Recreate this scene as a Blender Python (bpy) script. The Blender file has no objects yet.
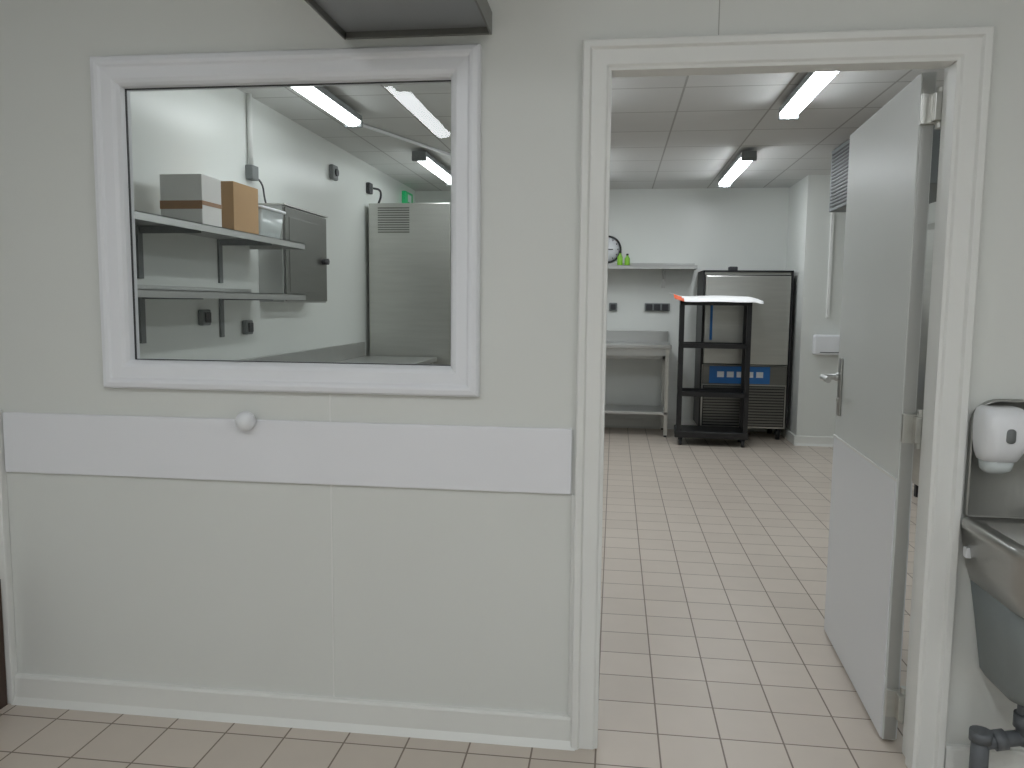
import bpy, bmesh, math, random
from mathutils import Vector, Matrix
random.seed(3)
S=bpy.context.scene
COL=S.collection
# ------------------------------------------------------------ materials
def lin(c):
    return tuple(((v/255)/12.92 if v/255<=.04045 else (((v/255)+.055)/1.055)**2.4) for v in c)+(1,)
def mat(name,rgb,rough=.5,metal=0,noise=0,nscale=3,bump=0,bscale=60,emit=0,stretch=None,spec=.5,alpha=1):
    m=bpy.data.materials.new(name); m.use_nodes=True
    nt=m.node_tree; b=nt.nodes['Principled BSDF']
    c=lin(rgb); b.inputs['Base Color'].default_value=c
    b.inputs['Roughness'].default_value=rough; b.inputs['Metallic'].default_value=metal
    b.inputs['Specular IOR Level'].default_value=spec
    g=nt.nodes.new('ShaderNodeNewGeometry')
    mp=nt.nodes.new('ShaderNodeMapping'); nt.links.new(g.outputs['Position'],mp.inputs['Vector'])
    if stretch: mp.inputs['Scale'].default_value=stretch
    if noise:
        n=nt.nodes.new('ShaderNodeTexNoise'); n.inputs['Scale'].default_value=nscale; n.inputs['Detail'].default_value=4
        nt.links.new(mp.outputs[0],n.inputs['Vector'])
        mx=nt.nodes.new('ShaderNodeMix'); mx.data_type='RGBA'
        mx.inputs[6].default_value=tuple(v*(1-noise) for v in c[:3])+(1,)
        mx.inputs[7].default_value=tuple(min(1,v*(1+noise)) for v in c[:3])+(1,)
        nt.links.new(n.outputs[0],mx.inputs[0]); nt.links.new(mx.outputs[2],b.inputs['Base Color'])
    if bump:
        n2=nt.nodes.new('ShaderNodeTexNoise'); n2.inputs['Scale'].default_value=bscale
        nt.links.new(mp.outputs[0],n2.inputs['Vector'])
        bp=nt.nodes.new('ShaderNodeBump'); bp.inputs['Strength'].default_value=bump; bp.inputs['Distance'].default_value=.002
        nt.links.new(n2.outputs[0],bp.inputs['Height']); nt.links.new(bp.outputs[0],b.inputs['Normal'])
    if emit:
        b.inputs['Emission Color'].default_value=c; b.inputs['Emission Strength'].default_value=emit
    return m
def gridmat(name,c1,c2,cm,size,off,mortar,rough,bump=.3,nz=0.04):
    m=bpy.data.materials.new(name); m.use_nodes=True
    nt=m.node_tree; b=nt.nodes['Principled BSDF']; b.inputs['Roughness'].default_value=rough
    g=nt.nodes.new('ShaderNodeNewGeometry'); mp=nt.nodes.new('ShaderNodeMapping')
    mp.inputs['Location'].default_value=(off[0],off[1],0)
    nt.links.new(g.outputs['Position'],mp.inputs['Vector'])
    br=nt.nodes.new('ShaderNodeTexBrick'); br.offset=0; br.squash=1
    br.inputs['Scale'].default_value=1; br.inputs['Brick Width'].default_value=size; br.inputs['Row Height'].default_value=size
    br.inputs['Mortar Size'].default_value=mortar; br.inputs['Mortar Smooth'].default_value=.15; br.inputs['Bias'].default_value=0
    br.inputs['Color1'].default_value=lin(c1); br.inputs['Color2'].default_value=lin(c2); br.inputs['Mortar'].default_value=lin(cm)
    nt.links.new(mp.outputs[0],br.inputs['Vector'])
    n=nt.nodes.new('ShaderNodeTexNoise'); n.inputs['Scale'].default_value=9; n.inputs['Detail'].default_value=5
    nt.links.new(g.outputs['Position'],n.inputs['Vector'])
    mr=nt.nodes.new('ShaderNodeMapRange'); mr.inputs['To Min'].default_value=1-nz; mr.inputs['To Max'].default_value=1+nz
    nt.links.new(n.outputs[0],mr.inputs['Value'])
    hs=nt.nodes.new('ShaderNodeHueSaturation'); nt.links.new(mr.outputs[0],hs.inputs['Value']); nt.links.new(br.outputs['Color'],hs.inputs['Color'])
    nt.links.new(hs.outputs[0],b.inputs['Base Color'])
    bp=nt.nodes.new('ShaderNodeBump'); bp.invert=True; bp.inputs['Strength'].default_value=bump; bp.inputs['Distance'].default_value=.003
    nt.links.new(br.outputs['Fac'],bp.inputs['Height']); nt.links.new(bp.outputs[0],b.inputs['Normal'])
    return m
M_wall=mat('wall_panel',(220,222,218),.42,noise=.02,nscale=1.5,bump=.05,bscale=40)
M_wallin=mat('wall_panel_inner',(222,225,221),.3,noise=.015,nscale=2)
M_strip=mat('strip_pvc',(234,235,239),.4,noise=.01)
M_pvc=mat('frame_pvc',(235,237,241),.32,noise=.01)
M_case=mat('casing_paint',(230,231,228),.4,noise=.01)
M_door=mat('door_laminate',(216,219,216),.33,noise=.015,nscale=3)
M_kick=mat('kick_plate',(230,232,235),.35,noise=.01)
M_groove=mat('joint_line',(176,177,172),.6,noise=.02)
M_base=mat('baseboard_pvc',(228,229,225),.4,noise=.015)
M_floor=gridmat('floor_tiles',(207,196,184),(201,190,178),(124,110,96),.2,(.03,.096),.003,.38)
M_ceil=gridmat('ceiling_tiles',(210,211,209),(205,206,204),(164,164,161),.6,(.22,.45),.007,.8,bump=.2,nz=.02)
M_ceilo=mat('ceiling_outer',(225,226,226),.8,noise=.01)
M_steel=mat('stainless_steel',(200,200,195),.33,metal=.92,noise=.10,nscale=3,bump=.08,bscale=30,stretch=(1,1,12))
M_steeld=mat('stainless_dark',(128,128,124),.32,metal=.9,noise=.08,nscale=4,bump=.08,bscale=30,stretch=(1,1,12))
M_steels=mat('stainless_satin',(192,193,191),.38,metal=.9,noise=.04,nscale=6)
M_basin=mat('basin_steel',(174,174,171),.32,metal=.9,noise=.06,nscale=6,bump=.06,bscale=40,stretch=(10,1,1))
M_black=mat('black_paint',(28,28,30),.4,noise=.1)
M_dark=mat('dark_plastic',(52,53,56),.5,noise=.05)
M_grey=mat('grey_plastic',(118,122,122),.5,noise=.04)
M_vent=mat('vent_grey',(120,124,124),.5,metal=.3,noise=.04)
M_duct=mat('duct_galvanised',(158,161,163),.5,metal=.4,noise=.05,nscale=6)
M_skirt=mat('skirt_plastic',(130,137,137),.5,noise=.04,nscale=4)
M_pipe=mat('pipe_pvc',(98,102,106),.45,noise=.05)
M_white=mat('white_plastic',(236,238,241),.3,noise=.01)
M_card=mat('cardboard',(194,158,116),.8,noise=.06,nscale=8)
M_carton=mat('white_carton',(244,243,241),.7,noise=.03,nscale=10)
M_tape=mat('brown_tape',(165,123,85),.4,noise=.08,nscale=20)
M_blue=mat('blue_panel',(48,118,190),.35,noise=.08)
M_green=mat('green_bottle',(130,190,50),.3,noise=.05)
M_exit=mat('green_exit',(20,150,90),.4,noise=.05,emit=.4)
M_paper=mat('paper',(245,245,244),.7,noise=.02)
M_orange=mat('orange_print',(226,104,66),.6,noise=.05)
M_lampL=mat('lamp_diffuser_side',(246,251,255),.4,emit=10)
M_lamp=mat('lamp_diffuser',(246,251,255),.4,emit=24)
M_lampo=mat('lamp_diffuser_outer',(247,251,255),.4,emit=27)
M_brown=mat('brown_edge',(70,52,42),.5,noise=.1)
M_clear=mat('clear_bin',(205,212,212),.2,noise=.1,nscale=14)
def glassmat():
    m=bpy.data.materials.new('window_glass'); m.use_nodes=True; nt=m.node_tree; nt.nodes.clear()
    o=nt.nodes.new('ShaderNodeOutputMaterial'); mx=nt.nodes.new('ShaderNodeMixShader')
    t=nt.nodes.new('ShaderNodeBsdfTransparent'); t.inputs[0].default_value=(.88,.905,.885,1)
    g=nt.nodes.new('ShaderNodeBsdfGlossy'); g.inputs['Roughness'].default_value=.0
    f=nt.nodes.new('ShaderNodeFresnel'); f.inputs[0].default_value=1.42
    nt.links.new(f.outputs[0],mx.inputs[0]); nt.links.new(t.outputs[0],mx.inputs[1]); nt.links.new(g.outputs[0],mx.inputs[2]); nt.links.new(mx.outputs[0],o.inputs[0])
    return m
M_glass=glassmat()
# ------------------------------------------------------------ helpers
def grp(name,loc=(0,0,0),rz=0):
    e=bpy.data.objects.new(name,None); e.location=loc; e.rotation_euler=(0,0,rz); e.empty_display_size=.1
    COL.objects.link(e); return e
def finish(bm,name,m,parent,smooth=False,bevel=0,seg=2):
    bmesh.ops.recalc_face_normals(bm,faces=bm.faces)
    me=bpy.data.meshes.new(name); bm.to_mesh(me); bm.free()
    o=bpy.data.objects.new(name,me); COL.objects.link(o)
    if m: me.materials.append(m)
    if smooth:
        for p in me.polygons: p.use_smooth=True
    if bevel:
        md=o.modifiers.new('bev','BEVEL'); md.width=bevel; md.segments=seg; md.limit_method='ANGLE'; md.angle_limit=.6
    if parent: o.parent=parent
    return o
def addbox(bm,b):
    x0,x1,y0,y1,z0,z1=b
    r=bmesh.ops.create_cube(bm,size=1)
    for v in r['verts']:
        v.co=Vector(((x0+x1)/2+v.co.x*(x1-x0),(y0+y1)/2+v.co.y*(y1-y0),(z0+z1)/2+v.co.z*(z1-z0)))
def box(name,b,m,parent=None,bevel=0):
    bm=bmesh.new(); addbox(bm,b); return finish(bm,name,m,parent,bevel=bevel)
def boxes(name,L,m,parent=None,bevel=0):
    bm=bmesh.new()
    for b in L: addbox(bm,b)
    return finish(bm,name,m,parent,bevel=bevel)
def rod(bm,p,q,r,n=16):
    p=Vector(p);q=Vector(q);d=q-p
    R=bmesh.ops.create_cone(bm,cap_ends=True,segments=n,radius1=r,radius2=r,depth=d.length)
    mt=Matrix.Translation((p+q)/2)@d.to_track_quat('Z','Y').to_matrix().to_4x4()
    bmesh.ops.transform(bm,matrix=mt,verts=R['verts'])
def rods(name,L,m,parent=None,n=16):
    bm=bmesh.new()
    for p,q,r in L: rod(bm,p,q,r,n)
    o=finish(bm,name,m,parent)
    for f in o.data.polygons:
        if len(f.vertices)==4: f.use_smooth=True
    return o
def tube(name,pts,r,m,parent=None):
    c=bpy.data.curves.new(name,'CURVE'); c.dimensions='3D'; c.bevel_depth=r; c.bevel_resolution=6; c.use_fill_caps=True
    s=c.splines.new('BEZIER'); s.bezier_points.add(len(pts)-1)
    for bp_,p in zip(s.bezier_points,pts):
        bp_.co=p; bp_.handle_left_type='AUTO'; bp_.handle_right_type='AUTO'
    c.materials.append(m)
    o=bpy.data.objects.new(name,c); COL.objects.link(o)
    dg=bpy.context.evaluated_depsgraph_get(); me=bpy.data.meshes.new_from_object(o.evaluated_get(dg))
    bpy.data.objects.remove(o); o=bpy.data.objects.new(name,me); COL.objects.link(o)
    for p in me.polygons: p.use_smooth=True
    if parent: o.parent=parent
    return o
def lathe(name,prof,loc,m,parent=None,n=32,axis='Z'):
    bm=bmesh.new(); rings=[]
    for r,h in prof:
        ring=[]
        for i in range(n):
            a=2*math.pi*i/n; x,y=r*math.cos(a),r*math.sin(a)
            v=(x,y,h) if axis=='Z' else ((x,-h,y) if axis=='-Y' else (h,x,y))
            ring.append(bm.verts.new(Vector(v)+Vector(loc)))
        rings.append(ring)
    for a,b in zip(rings,rings[1:]):
        for i in range(n): bm.faces.new((a[i],a[(i+1)%n],b[(i+1)%n],b[i]))
    bm.faces.new(rings[0]); bm.faces.new(rings[-1])
    return finish(bm,name,m,parent,smooth=True)
def sweep(name,corners,prof,m,parent=None,closed=True):
    """corners: (x,z,ix,iz); prof: (u inward, v out of the wall towards -Y)"""
    bm=bmesh.new(); R=[[bm.verts.new((x+ix*u,-v,z+iz*u)) for u,v in prof] for x,z,ix,iz in corners]
    n=len(R)
    for i in range(n if closed else n-1):
        a,b=R[i],R[(i+1)%n]
        for j in range(len(prof)-1): bm.faces.new((a[j],a[j+1],b[j+1],b[j]))
    if not closed:
        for r in (R[0],R[-1]): bm.faces.new(r)
    return finish(bm,name,m,parent,bevel=.0015,seg=2)
def rrect(x0,x1,y0,y1,r,n=6,rb=None):
    rb=r if rb is None else rb; P=[]
    for cx,cy,rr,a0 in ((x1-r,y1-r,r,0),(x0+r,y1-r,r,90),(x0+rb,y0+rb,rb,180),(x1-rb,y0+rb,rb,270)):
        for i in range(n+1):
            a=math.radians(a0+90*i/n); P.append((cx+rr*math.cos(a),cy+rr*math.sin(a)))
    return P
def loft(name,rings,m,parent=None,cap0=True,cap1=True,bevel=0):
    bm=bmesh.new(); R=[[bm.verts.new(p) for p in r] for r in rings]; n=len(R[0])
    for a,b in zip(R,R[1:]):
        for i in range(n): bm.faces.new((a[i],a[(i+1)%n],b[(i+1)%n],b[i]))
    if cap0: bm.faces.new(R[0])
    if cap1: bm.faces.new(R[-1])
    return finish(bm,name,m,parent,smooth=True,bevel=bevel)
# ------------------------------------------------------------ shell
CZ=2.70; XL=-2.33; YB=6.70; XR=3.0; T=.10; YO=-8.2
box('floor',(-2.5,3.1,YO-.1,6.85,-.1,0),M_floor)
box('ceiling',(XL-.1,3.1,T,6.85,CZ,CZ+.1),M_ceil)
box('ceiling.001',(-2.5,3.1,YO-.1,T,CZ,CZ+.1),M_ceilo)
bm=bmesh.new()
for b in [(-2.5,-1.635,0,T,0,CZ),(-1.635,-.437,0,T,0,1.14),(-1.635,-.437,0,T,2.14,CZ),(-.437,-.07,0,T,0,CZ),(-.07,.97,0,T,2.12,CZ),(.97,3.1,0,T,0,CZ)]: addbox(bm,b)
wf=finish(bm,'wall_front',M_wall,None)
wf.data.materials.append(M_wallin)
for p in wf.data.polygons:
    if p.normal.y>.5: p.material_index=1
box('wall_left',(XL-.1,XL,T,6.8,0,CZ),M_wallin)
box('wall_back',(XL-.1,3.1,YB,YB+.1,0,CZ),M_wallin)
box('wall_right',(XR,XR+.1,T,5.85,0,CZ),M_wallin)
box('wall_alcove',(1.86,3.1,5.85,YB,0,CZ),M_wallin)
box('wall_outer_left',(-2.2,-2.075,YO-.1,0,0,CZ),M_wall)
box('wall_outer_right',(2.6,2.7,YO-.1,0,0,CZ),M_wall)
box('wall_outer_back',(-2.2,2.7,YO-.1,YO,0,CZ),M_wall)
# baseboards
def skirt(name,x0,x1,y,m=M_base):
    bm=bmesh.new(); prof=[(0,.10),(-.012,.098),(-.016,.09),(-.018,.022),(-.03,.006),(-.034,0),(0,0)]
    A=[bm.verts.new((x0,y+a,z)) for a,z in prof];B=[bm.verts.new((x1,y+a,z)) for a,z in prof]
    for i in range(len(prof)): bm.faces.new((A[i],A[(i+1)%7],B[(i+1)%7],B[i]))
    bm.faces.new(A); bm.faces.new(B); return finish(bm,name,m,None)
skirt('baseboard_front',-2.05,-.095,0)
skirt('baseboard_front_right',1.01,2.6,0)
skirt('baseboard_back',XL,1.86,YB)
skirt('baseboard_alcove',1.84,3.0,5.85)
box('baseboard_alcove_side',(1.835,1.86,5.84,YB,0,.1),M_base,bevel=.004)
box('baseboard_left',(XL,XL+.018,T,YB,0,.1),M_base,bevel=.004)
# trims on front wall
box('trim_1',(-2.04,-.122,-.014,0,.818,1.022),M_strip,bevel=.004)          # bumper strip
boxes('trim_2',[(-.898,-.893,-.002,0,.10,.818),(-.898,-.893,-.002,0,1.022,1.11)],M_case)
boxes('trim_3',[(-2.075,-2.045,-.03,0,0,1.03)],M_case,bevel=.004)
box('trim_4',(-.120,-.108,-.012,0,.1,.818),M_case,bevel=.003)
box('trim_5',(.274,.277,-.001,0,2.17,2.7),M_groove)
box('trim_6',(-2.075,-2.045,-.05,0,2.1,2.7),M_white,bevel=.004)
box('trim_7',(-2.075,-2.062,-.26,-.035,.0,.45),M_brown)
# ------------------------------------------------------------ window
w=grp('window_1')
x0,x1,z0,z1=-1.66,-.412,1.115,2.165
cs=[(x0,z0,1,1),(x0,z1,1,-1),(x1,z1,-1,-1),(x1,z0,-1,1)]
sweep('frame',cs,[(0,0),(0,.020),(.006,.030),(.020,.034),(.030,.032),(.036,.026),(.070,.024),(.082,.018),(.090,.008),(.092,-.012),(.094,-.04),(.03,-.04)],M_pvc,w)
sweep('frame_back',cs,[(0,-T),(0,-T-.012),(.030,-T-.012),(.030,-T)],M_pvc,w)
sweep('gasket',[(x0+.092,z0+.092,1,1),(x0+.092,z1-.092,1,-1),(x1-.092,z1-.092,-1,-1),(x1-.092,z0+.092,-1,1)],[(-.002,-.014),(.003,-.014),(.003,-.022),(-.002,-.022)],M_dark,w)
gx=(x0+.09,x1-.09,z0+.09,z1-.09)
bm=bmesh.new(); vs=[bm.verts.new(p) for p in ((gx[0],.020,gx[2]),(gx[1],.020,gx[2]),(gx[1],.020,gx[3]),(gx[0],.020,gx[3]))]; bm.faces.new(vs)
finish(bm,'glass_pane',M_glass,w)
# ------------------------------------------------------------ door casing
dx0,dx1,dz=-.110,1.004,2.165
sweep('trim_door_casing',[(dx0,0,1,0),(dx0,dz,1,-1),(dx1,dz,-1,-1),(dx1,0,-1,0)],
      [(0,0),(0,.026),(.004,.030),(.022,.030),(.028,.020),(.070,.020),(.076,.014),(.085,.012),(.085,-.045),(.072,-.045),(.072,-T-.01),(-.0,-T-.01),(0,-T)],M_case,None,closed=False)
# ------------------------------------------------------------ door leaf
d=grp('door_1',(.890,.165,0),-.050)
box('leaf',(0,.042,0,.89,.008,2.10),M_door,d,bevel=.002)
box('kick_plate',(-.004,0,.006,.884,.010,.86),M_kick,d,bevel=.001)
box('kick_plate_back',(.042,.046,.006,.884,.010,.86),M_kick,d,bevel=.001)
box('plate_seam',(-.0055,0,.002,.888,.858,.866),M_case,d)
boxes('edge_strip',[(.004,.038,-.004,0,.014,2.098),(.004,.038,.89,.893,.014,2.098)],M_steels,d)
bm=bmesh.new()
for zz in (1.99,1.03,.14):
    addbox(bm,(.0,.05,-.02,-.003,zz-.045,zz+.045)); addbox(bm,(.028,.052,-.05,-.018,zz-.04,zz+.04)); rod(bm,(.05,-.02,zz-.06),(.05,-.02,zz+.06),.011)
finish(bm,'hinges',M_steel,d,bevel=.002)
for sx,xo in ((-1,0),(1,.042)):
    P=rrect(.795,.840,.955,1.195,.012)
    loft('handle_plate',[[(xo,y,z) for y,z in P],[(xo+sx*.009,y,z) for y,z in P]],M_basin,d,bevel=.001)
    tube('handle_lever',[(xo+sx*.005,.82,1.115),(xo+sx*.055,.82,1.115),(xo+sx*.075,.805,1.115),(xo+sx*.078,.77,1.115),(xo+sx*.078,.69,1.113)],.012,M_steels,d)
    lathe('handle_collar',[(.017,0),(.017,.014),(.012,.02)] if sx>0 else [(.017,0),(.017,-.014),(.012,-.02)],(xo+sx*.008,.82,1.115),M_steels,d,axis='X')
    rods('lock_cylinder',[((xo,.82,1.02),(xo+sx*.014,.82,1.02),.010)],M_steel,d)
# ------------------------------------------------------------ white knob
lathe('wall_bumper_knob',[(.012,.012),(.014,.016),(.024,.020),(.030,.030),(.0315,.040),(.029,.052),(.021,.062),(.010,.067),(.002,.068)],(-1.162,0,1.022),M_white,axis='-Y')
# ------------------------------------------------------------ extractor box above window
e=grp('extractor_duct')
boxes('rim',[(-.835,-.828,-.55,0,2.195,2.26),(-.387,-.38,-.55,0,2.195,2.26),(-.828,-.387,-.010,0,2.195,2.26),(-.828,-.387,-.55,-.542,2.195,2.26)],M_steeld,e,bevel=.002)
box('underside',(-.828,-.387,-.542,-.010,2.215,2.26),M_duct,e)
box('body',(-.82,-.395,-.53,-.001,2.26,2.695),M_steel,e)
# ------------------------------------------------------------ hand wash basin
s=grp('hand_wash_basin')
P=rrect(1.018,1.43,.80,1.145,.075,8,.01)
P2=rrect(1.026,1.422,.806,1.137,.069,8,.008)
loft('splash_back',[[(x,-.001,z) for x,z in P],[(x,-.020,z) for x,z in P],[(x,-.020,z) for x,z in P2],[(x,-.012,z) for x,z in P2]],M_basin,s)
def ring(x0,x1,y0,y1,r,z): return [(x,y,z) for x,y in rrect(x0,x1,y0,y1,.006 if r<.01 else .012,8,r)]
loft('bowl',[ring(1.07,1.38,-.30,-.03,.05,.60),ring(1.045,1.405,-.335,-.001,.07,.615),ring(1.025,1.425,-.365,-.001,.08,.68),ring(1.012,1.438,-.38,-.001,.08,.765),
   ring(1.000,1.45,-.39,-.031,.08,.780),ring(1.000,1.45,-.39,-.031,.08,.80),ring(1.007,1.443,-.383,-.031,.08,.806),
   ring(1.045,1.405,-.345,-.075,.07,.80),ring(1.06,1.39,-.33,-.09,.06,.76),ring(1.11,1.34,-.29,-.12,.05,.69)],M_basin,s)
loft('skirt',[ring(1.105,1.335,-.20,-.004,.05,.325),ring(1.088,1.352,-.22,-.004,.06,.35),ring(1.065,1.38,-.27,-.002,.07,.50),ring(1.045,1.40,-.31,-.002,.07,.62)],M_skirt,s)
tube('faucet',[(1.225,-.045,.80),(1.225,-.045,.93),(1.225,-.08,.98),(1.225,-.15,.97),(1.225,-.165,.93)],.011,M_steel,s)
rods('drain_pipe',[((1.18,-.10,.33),(1.18,-.10,.17),.022),((1.18,-.10,.19),(1.065,-.10,.165),.022),((1.065,-.10,.185),(1.065,-.10,.0),.024),((1.065,-.10,.17),(1.065,-.10,.20),.030),((1.18,-.10,.22),(1.18,-.10,.26),.030),((1.13,-.10,.180),(1.10,-.10,.173),.029)],M_pipe,s)
lathe('floor_flange',[(.06,0.0),(.06,.008),(.03,.02)],(1.065,-.10,0.001),M_steels,s)
box('valve',(1.010,1.03,-.06,-.035,.69,.72),M_white,s,bevel=.003)
sd=grp('soap_dispenser',(-.018,0,.0))
def sr(x0,x1,yd,z,r): return [(x,y,z) for x,y in rrect(x0,x1,-yd,-.021,.008,6,r)]
loft('body',[sr(1.062,1.128,.070,.972,.02),sr(1.050,1.140,.092,.978,.03),sr(1.042,1.148,.108,1.0,.036),sr(1.037,1.153,.120,1.03,.036),sr(1.035,1.155,.122,1.07,.034),sr(1.036,1.154,.118,1.105,.032),sr(1.042,1.148,.104,1.122,.03),sr(1.052,1.138,.085,1.128,.025)],M_white,sd)
loft('soap_bottle',[sr(1.072,1.118,.06,.938,.015),sr(1.060,1.130,.082,.950,.025),sr(1.055,1.135,.09,.978,.028)],M_clear,sd)
loft('level_window',[[(x,-.116,z) for x,z in rrect(1.083,1.107,1.035,1.075,.01)],[(x,-.1235,z) for x,z in rrect(1.083,1.107,1.035,1.075,.01)]],M_grey,sd)
# ------------------------------------------------------------ lamps
def lamp(x,y0,y1,m,zb=2.595):
    g=grp('ceiling_light')
    box('housing',(x-.06,x+.06,y0,y1,zb+.035,zb+.075),M_grey,g,bevel=.004)
    bm=bmesh.new(); n=10; A=[];B=[]
    for i in range(n+1):
        a=math.pi*i/n; A.append(bm.verts.new((x+.056*math.cos(a),y0+.03,zb+.035-.035*math.sin(a)))); B.append(bm.verts.new((x+.056*math.cos(a),y1-.03,zb+.035-.035*math.sin(a))))
    for i in range(n): bm.faces.new((A[i],A[i+1],B[i+1],B[i]))
    bm.faces.new(A); bm.faces.new(B); finish(bm,'diffuser',m,g,smooth=True)
    boxes('end_caps',[(x-.062,x+.062,y0,y0+.03,zb-.004,zb+.04),(x-.062,x+.062,y1-.03,y1,zb-.004,zb+.04)],M_grey,g,bevel=.006)
    boxes('hangers',[(x-.015,x+.015,y0+.25,y0+.28,zb+.07,CZ),(x-.015,x+.015,y1-.28,y1-.25,zb+.07,CZ)],M_grey,g)
lamp(1.07,1.48,2.98,M_lamp); lamp(1.06,4.40,5.90,M_lamp)
lamp(-.36,1.48,2.98,M_lamp); lamp(-.36,4.40,5.90,M_lamp)  # hidden middle row, added to brighten and even out the room
lamp(-1.80,1.48,2.96,M_lampL); lamp(-1.66,4.20,5.60,M_lampL)
lamp(-1.27,-3.35,-1.9,M_lampo); lamp(1.3,-3.35,-1.9,M_lampo); lamp(0.0,-3.35,-1.9,M_lampo)  # first is mirrored in the window; other two added unseen to brighten wall_front
lamp(0.2,-7.0,-5.55,M_lampo); lamp(1.5,-7.0,-5.55,M_lampo)  # unseen rear pair, added to make up light lost in the longer room
# ------------------------------------------------------------ left-wall shelves
def lshelf(z):
    g=grp('wall_shelf')
    boxes('board',[(XL,-1.96,.16,2.45,z-.004,z),(-1.965,-1.96,.16,2.45,z-.035,z),(XL,XL+.004,.16,2.45,z,z+.03),(XL,-1.96,2.446,2.45,z-.035,z)],M_steels,g)
    for y in (.45,1.25,2.05):
        boxes('bracket',[(XL,XL+.012,y-.02,y+.02,z-.26,z-.004),(XL,-2.0,y-.003,y+.003,z-.04,z-.004)],M_grey,g)
lshelf(1.77); lshelf(1.45)
c=grp('white_carton_box')
box('carton',(-2.20,-1.985,1.24,1.43,1.771,2.01),M_carton,c,bevel=.002)
boxes('tape',[(-2.202,-1.983,1.238,1.432,1.865,1.885)],M_tape,c)
boxes('torn_edge',[(-2.202,-1.983,1.237,1.239,1.845,1.865)],M_tape,c,bevel=.001)
c=grp('cardboard_box')
box('carton',(-2.2,-1.985,1.56,1.85,1.771,2.025),M_card,c,bevel=.002)
boxes('tape',[(-2.11,-2.07,1.5585,1.8515,1.94,2.0265)],M_tape,c)
c=grp('plastic_storage_bin')
loft('tub',[[(x,y,1.771) for x,y in rrect(-2.2,-2.02,1.94,2.22,.02)],[(x,y,1.93) for x,y in rrect(-2.22,-2.0,1.92,2.24,.02)]],M_clear,c)
loft('lid',[[(x,y,1.93) for x,y in rrect(-2.23,-1.99,1.91,2.25,.02)],[(x,y,1.945) for x,y in rrect(-2.23,-1.99,1.91,2.25,.02)]],M_white,c)
c=grp('stainless_wall_cabinet')
box('body',(XL,-2.16,2.57,3.34,1.40,2.03),M_steels,c,bevel=.004)
box('door',(-2.158,-2.145,2.585,3.325,1.41,2.02),M_steeld,c,bevel=.004)
boxes('door_panel',[(-2.145,-2.142,2.64,3.16,1.47,1.96)],M_steeld,c,bevel=.002)
boxes('top_lip',[(XL,-2.14,2.56,3.35,2.03,2.04)],M_steel,c)
rods('knob',[((-2.145,3.24,1.70),(-2.10,3.24,1.70),.022)],M_dark,c)
# wall fittings
c=grp('electrical_conduit')
rods('pipe',[((XL+.02,2.45,2.26),(XL+.02,2.45,CZ),.016)],M_case,c)
box('junction_box',(XL,XL+.05,2.41,2.50,2.17,2.26),M_grey,c,bevel=.006)
tube('cable',[(XL+.03,2.49,2.20),(XL+.04,2.56,2.16),(XL+.03,2.62,2.08),(XL+.03,2.64,2.04)],.006,M_dark,c)
c=grp('gas_detector')
box('case',(XL,XL+.04,3.89,4.01,2.40,2.52),M_grey,c,bevel=.012)
rods('sensor',[((XL+.04,3.95,2.46),(XL+.055,3.95,2.46),.03)],M_dark,c)
c=grp('power_socket')
box('plate',(XL,XL+.04,4.85,4.95,2.42,2.52),M_dark,c,bevel=.008)
tube('plug_cable',[(XL+.06,4.9,2.47),(XL+.1,4.95,2.46),(XL+.1,5.0,2.42),(XL+.06,5.05,2.345)],.010,M_dark,c)
for y,z in ((1.83,1.31),(2.36,1.24)):
    c=grp('power_socket'); box('plate',(XL,XL+.035,y-.045,y+.045,z-.045,z+.045),M_grey,c,bevel=.008); box('cover',(XL+.035,XL+.045,y-.03,y+.03,z-.03,z+.03),M_dark,c,bevel=.006)
c=grp('exit_sign'); box('sign',(XL,XL+.05,6.1,6.4,2.48,2.62),M_exit,c,bevel=.01); box('pictogram',(XL+.05,XL+.052,6.18,6.32,2.51,2.59),M_white,c)
rods('cable_trunking',[((-1.95,3.0,2.685),(-1.2,5.2,2.685),.012)],M_white)
# counter
c=grp('stainless_counter')
boxes('top',[(XL+.002,-1.62,.2,4.72,.87,.91),(XL+.002,XL+.022,.2,4.72,.91,1.04)],M_steels,c,bevel=.004)
boxes('legs',[(x,x+.04,y,y+.04,.02,.87) for x in (-2.29,-1.68) for y in (.25,2.4,4.6)],M_steel,c)
boxes('feet',[(x+.005,x+.035,y+.005,y+.035,0,.02) for x in (-2.29,-1.68) for y in (.25,2.4,4.6)],M_dark,c)
box('undershelf',(-2.29,-1.64,.25,4.64,.25,.28),M_steels,c)
# refrigerator
c=grp('upright_refrigerator')
box('body',(-2.29,-1.52,4.80,5.62,.12,2.32),M_steel,c,bevel=.006)
boxes('door',[(-1.52,-1.475,4.81,5.61,.35,2.08)],M_steel,c,bevel=.008)
boxes('top_panel',[(-1.52,-1.49,4.81,5.61,2.09,2.31)],M_steels,c,bevel=.004)
rods('handle',[((-1.44,4.9,1.0),(-1.44,4.9,1.5),.012)],M_steels,c)
rods('feet',[((x,y,0),(x,y,.12),.02) for x in (-2.22,-1.6) for y in (4.88,5.54)],M_steels,c)
boxes('vent_grille',[(-2.2,-1.9,4.796,4.80,2.05+i*.022,2.062+i*.022) for i in range(11)],M_steeld,c)
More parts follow.
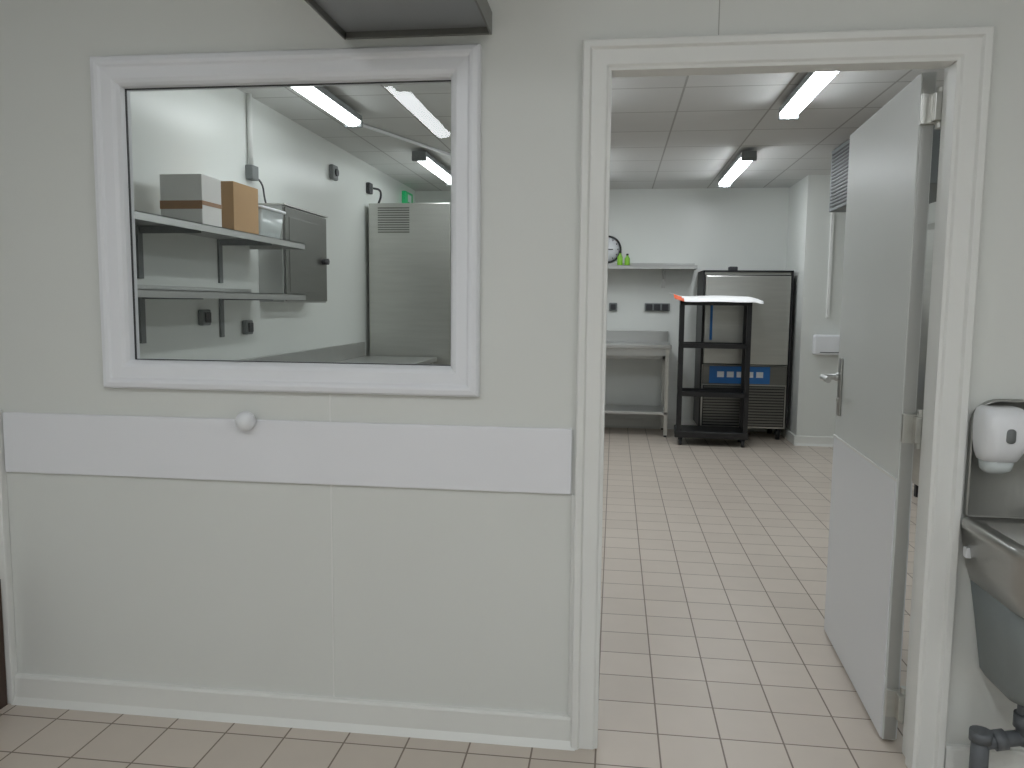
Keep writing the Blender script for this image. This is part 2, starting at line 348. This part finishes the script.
# ------------------------------------------------------------ back wall things
c=grp('wall_clock')
lathe('rim',[(.15,0),(.155,.02),(.15,.035),(.135,.035),(.135,.02)],(-.10,YB,2.03),M_black,c,n=48,axis='-Y')
lathe('face',[(.134,.01),(.134,.022)],(-.10,YB,2.03),M_white,c,n=48,axis='-Y')
boxes('hands',[(-.104,-.096,YB-.028,YB-.024,2.03,2.11),(-.1,-.04,YB-.028,YB-.024,2.026,2.034)],M_black,c)
boxes('ticks',[(-.10+.115*math.sin(k*math.pi/6)-.005,-.10+.115*math.sin(k*math.pi/6)+.005,YB-.026,YB-.022,2.03+.115*math.cos(k*math.pi/6)-.008,2.03+.115*math.cos(k*math.pi/6)+.008) for k in range(12)],M_black,c)
c=grp('wall_shelf')
boxes('board',[(-.9,.87,YB-.32,YB,1.836,1.84),(-.9,.87,YB-.32,YB-.315,1.80,1.84),(.866,.87,YB-.32,YB,1.80,1.84),(-.9,.87,YB-.004,YB,1.84,1.88)],M_steels,c)
for x in (-.5,.53): boxes('bracket',[(x-.02,x+.02,YB-.012,YB,1.60,1.836),(x-.003,x+.003,YB-.28,YB-.01,1.79,1.836),(x-.003,x+.003,YB-.12,YB-.01,1.70,1.80)],M_steels,c)
for x,h in ((.04,.16),(.12,.13)):
    c=grp('green_bottle'); lathe('bottle',[(.028,0),(.030,.01),(.030,h*.6),(.012,h*.8),(.012,h*.86)],(x,YB-.17,1.841),M_green,c,n=20); lathe('cap',[(.014,h*.86),(.014,h)],(x,YB-.17,1.841),M_black,c,n=16)
c=grp('power_socket'); box('plate',(-.07,.02,YB-.03,YB,1.34,1.43),M_grey,c,bevel=.008); box('cover',(-.055,.005,YB-.04,YB-.03,1.355,1.415),M_dark,c,bevel=.006)
c=grp('triple_power_socket'); box('plate',(.33,.61,YB-.03,YB,1.34,1.43),M_grey,c,bevel=.008); boxes('covers',[(.345+i*.088,.415+i*.088,YB-.04,YB-.03,1.35,1.42) for i in range(3)],M_dark,c,bevel=.006)
c=grp('stainless_work_table')
boxes('top',[(-1.3,.60,6.06,YB-.02,.95,.99),(-1.3,.60,YB-.04,YB-.02,.99,1.12)],M_steels,c,bevel=.004)
boxes('legs',[(x,x+.04,y,y+.04,.02,.95) for x in (-1.27,.54) for y in (6.09,6.6)],M_steel,c)
boxes('feet',[(x+.005,x+.035,y+.005,y+.035,0,.02) for x in (-1.27,.54) for y in (6.09,6.6)],M_dark,c)
boxes('undershelf',[(-1.29,.58,6.09,6.64,.24,.27)],M_steels,c,bevel=.003)
boxes('apron',[(-1.26,.57,6.10,6.11,.87,.95),(-1.26,.57,6.6,6.61,.80,.95)],M_steels,c)
# blast chiller
c=grp('blast_chiller')
box('body',(.92,1.80,6.12,6.66,.12,1.76),M_steel,c,bevel=.006)
box('door',(.93,1.79,6.075,6.12,.80,1.72),M_steel,c,bevel=.008)
box('door_gasket',(.925,1.795,6.112,6.121,.79,1.73),M_black,c)
box('handle',(.985,1.010,6.045,6.075,1.05,1.5),M_blue,c,bevel=.006)
box('control_panel',(.93,1.79,6.095,6.12,.585,.785),M_steeld,c,bevel=.003)
box('control_screen',(1.00,1.62,6.088,6.095,.595,.775),M_blue,c,bevel=.003)
boxes('labels',[(1.08+i*.10,1.15+i*.10,6.085,6.088,.66,.72) for i in range(5)],M_white,c)
box('lower_recess',(.94,1.78,6.105,6.12,.14,.57),M_black,c)
boxes('louvres',[(.95,1.77,6.09,6.104,.155+i*.03,.172+i*.03) for i in range(14)],M_steeld,c)
boxes('edge_trim',[(.905,.92,6.09,6.66,.12,1.77),(1.80,1.815,6.09,6.66,.12,1.77),(.905,1.815,6.09,6.66,1.76,1.775)],M_black,c)
rods('feet',[((x,y,0),(x,y,.12),.025) for x in (.98,1.74) for y in (6.18,6.6)],M_black,c)
boxes('top_fitting',[(1.18,1.27,6.2,6.3,1.775,1.82)],M_dark,c,bevel=.01)
# rack trolley
c=grp('black_rack_trolley',(.985,5.60,0),-.06)
W=.345
boxes('posts',[(x,x+.045,y,y+.045,.08,1.45) for x in (-W,W-.045) for y in (0,.355)],M_black,c,bevel=.003)
for z in (1.41,.985,.50): boxes('shelf',[(-W,W,0,.025,z,z+.045),(-W,W,.375,.40,z,z+.045),(-W,-W+.025,0,.4,z,z+.045),(W-.025,W,0,.4,z,z+.045),(-W+.01,W-.01,.01,.39,z+.004,z+.012)],M_black,c)
boxes('base',[(-W-.02,W+.01,-.01,.41,.08,.15)],M_black,c,bevel=.01)
rods('castors',[((x-.015,y,.04),(x+.015,y,.04),.04) for x in (-W+.04,W-.04) for y in (.04,.36)],M_dark,c)
boxes('castor_forks',[(x-.02,x+.02,y-.02,y+.02,.06,.085) for x in (-W+.04,W-.04) for y in (.04,.36)],M_dark,c)
g=grp('paper_sheet',(.985,5.60,0),-.06)
def sheet(name,x0,x1,y0,y1,z,m,par,part):
    bm=bmesh.new(); nx,ny=44,20
    def P(i,j):
        u=i/nx; v=j/ny
        zz=z+.004*math.sin(u*9+v*3)-.042*max(0,(.14-v)/.14)*(.7+.3*math.sin(u*5+.6)**2)-.03*max(0,(u-.88)/.12)**1.5+.03*max(0,(.14-u)/.14)**1.5+.03*v
        return (x0+(x1-x0)*u-.05*v*(1-u), y0+(y1-y0)*v+.01*math.sin(u*6), max(zz,1.4575 if v>.13 else 1.43))
    G=[[bm.verts.new(P(i,j)) for j in range(ny+1)] for i in range(nx+1)]
    for i in range(nx):
        for j in range(ny):
            if part(i,j): bm.faces.new((G[i][j],G[i+1][j],G[i+1][j+1],G[i][j+1]))
    for v in [v for v in bm.verts if not v.link_faces]: bm.verts.remove(v)
    o=finish(bm,name,m,par,smooth=True); md=o.modifiers.new('s','SOLIDIFY'); md.thickness=.002; return o
pc=lambda i,j: i<5 and j+i<6
sheet('page',-W-.06,W+.10,-.07,.44,1.480,M_paper,g,lambda i,j: not pc(i,j))
sheet('printed_corner',-W-.06,W+.10,-.07,.44,1.480,M_orange,g,pc)
# alcove wall fittings
c=grp('paper_dispenser'); box('case',(1.97,2.28,5.77,5.85,.93,1.13),M_white,c,bevel=.02); box('slot',(2.03,2.22,5.768,5.77,.95,.96),M_grey,c)
box('trim_8',(2.09,2.12,5.83,5.85,1.3,2.6),M_case,bevel=.003)
c=grp('ceiling_evaporator')
box('case',(1.75,2.35,3.0,4.58,2.19,2.69),M_vent,c,bevel=.006)
boxes('louvres',[(1.742,1.75,3.06,4.52,2.22+i*.028,2.232+i*.028) for i in range(16)],M_dark,c)
c=grp('storage_refrigerator')
box('body',(2.2,2.95,1.6,3.8,.12,2.0),M_steel,c,bevel=.006)
boxes('doors',[(2.155,2.2,1.62,2.68,.3,1.95),(2.155,2.2,2.72,3.78,.3,1.95)],M_steel,c,bevel=.006)
rods('handles',[((2.12,2.6,.9),(2.12,2.6,1.4),.012),((2.12,2.8,.9),(2.12,2.8,1.4),.012)],M_dark,c)
boxes('legs',[(x,x+.04,y,y+.04,0,.12) for x in (2.25,2.86) for y in (1.65,3.7)],M_dark,c)
# ------------------------------------------------------------ camera + world
D,yaw,pit,rol,f=2.40179,.12866,.1005,.00963,788.54
cy,sy=math.cos(yaw),math.sin(yaw)
fw=Vector((-sy*math.cos(pit),cy*math.cos(pit),-math.sin(pit)))
r0=Vector((cy,sy,0)); u0=r0.cross(fw)
r=r0*math.cos(rol)+u0*math.sin(rol); u=-r0*math.sin(rol)+u0*math.cos(rol)
cam=bpy.data.cameras.new('camera'); co=bpy.data.objects.new('camera',cam); COL.objects.link(co)
m3=Matrix((r,u,-fw)).transposed(); co.matrix_world=Matrix.Translation((0,-D,1.4))@m3.to_4x4()
cam.sensor_width=36; cam.lens=f/1024*36; cam.clip_start=.05
S.camera=co
wd=bpy.data.worlds.new('world'); S.world=wd; wd.use_nodes=True
wd.node_tree.nodes['Background'].inputs[0].default_value=(.8,.85,.9,1); wd.node_tree.nodes['Background'].inputs[1].default_value=.1
S.view_settings.view_transform='Standard'
S.view_settings.exposure=.08
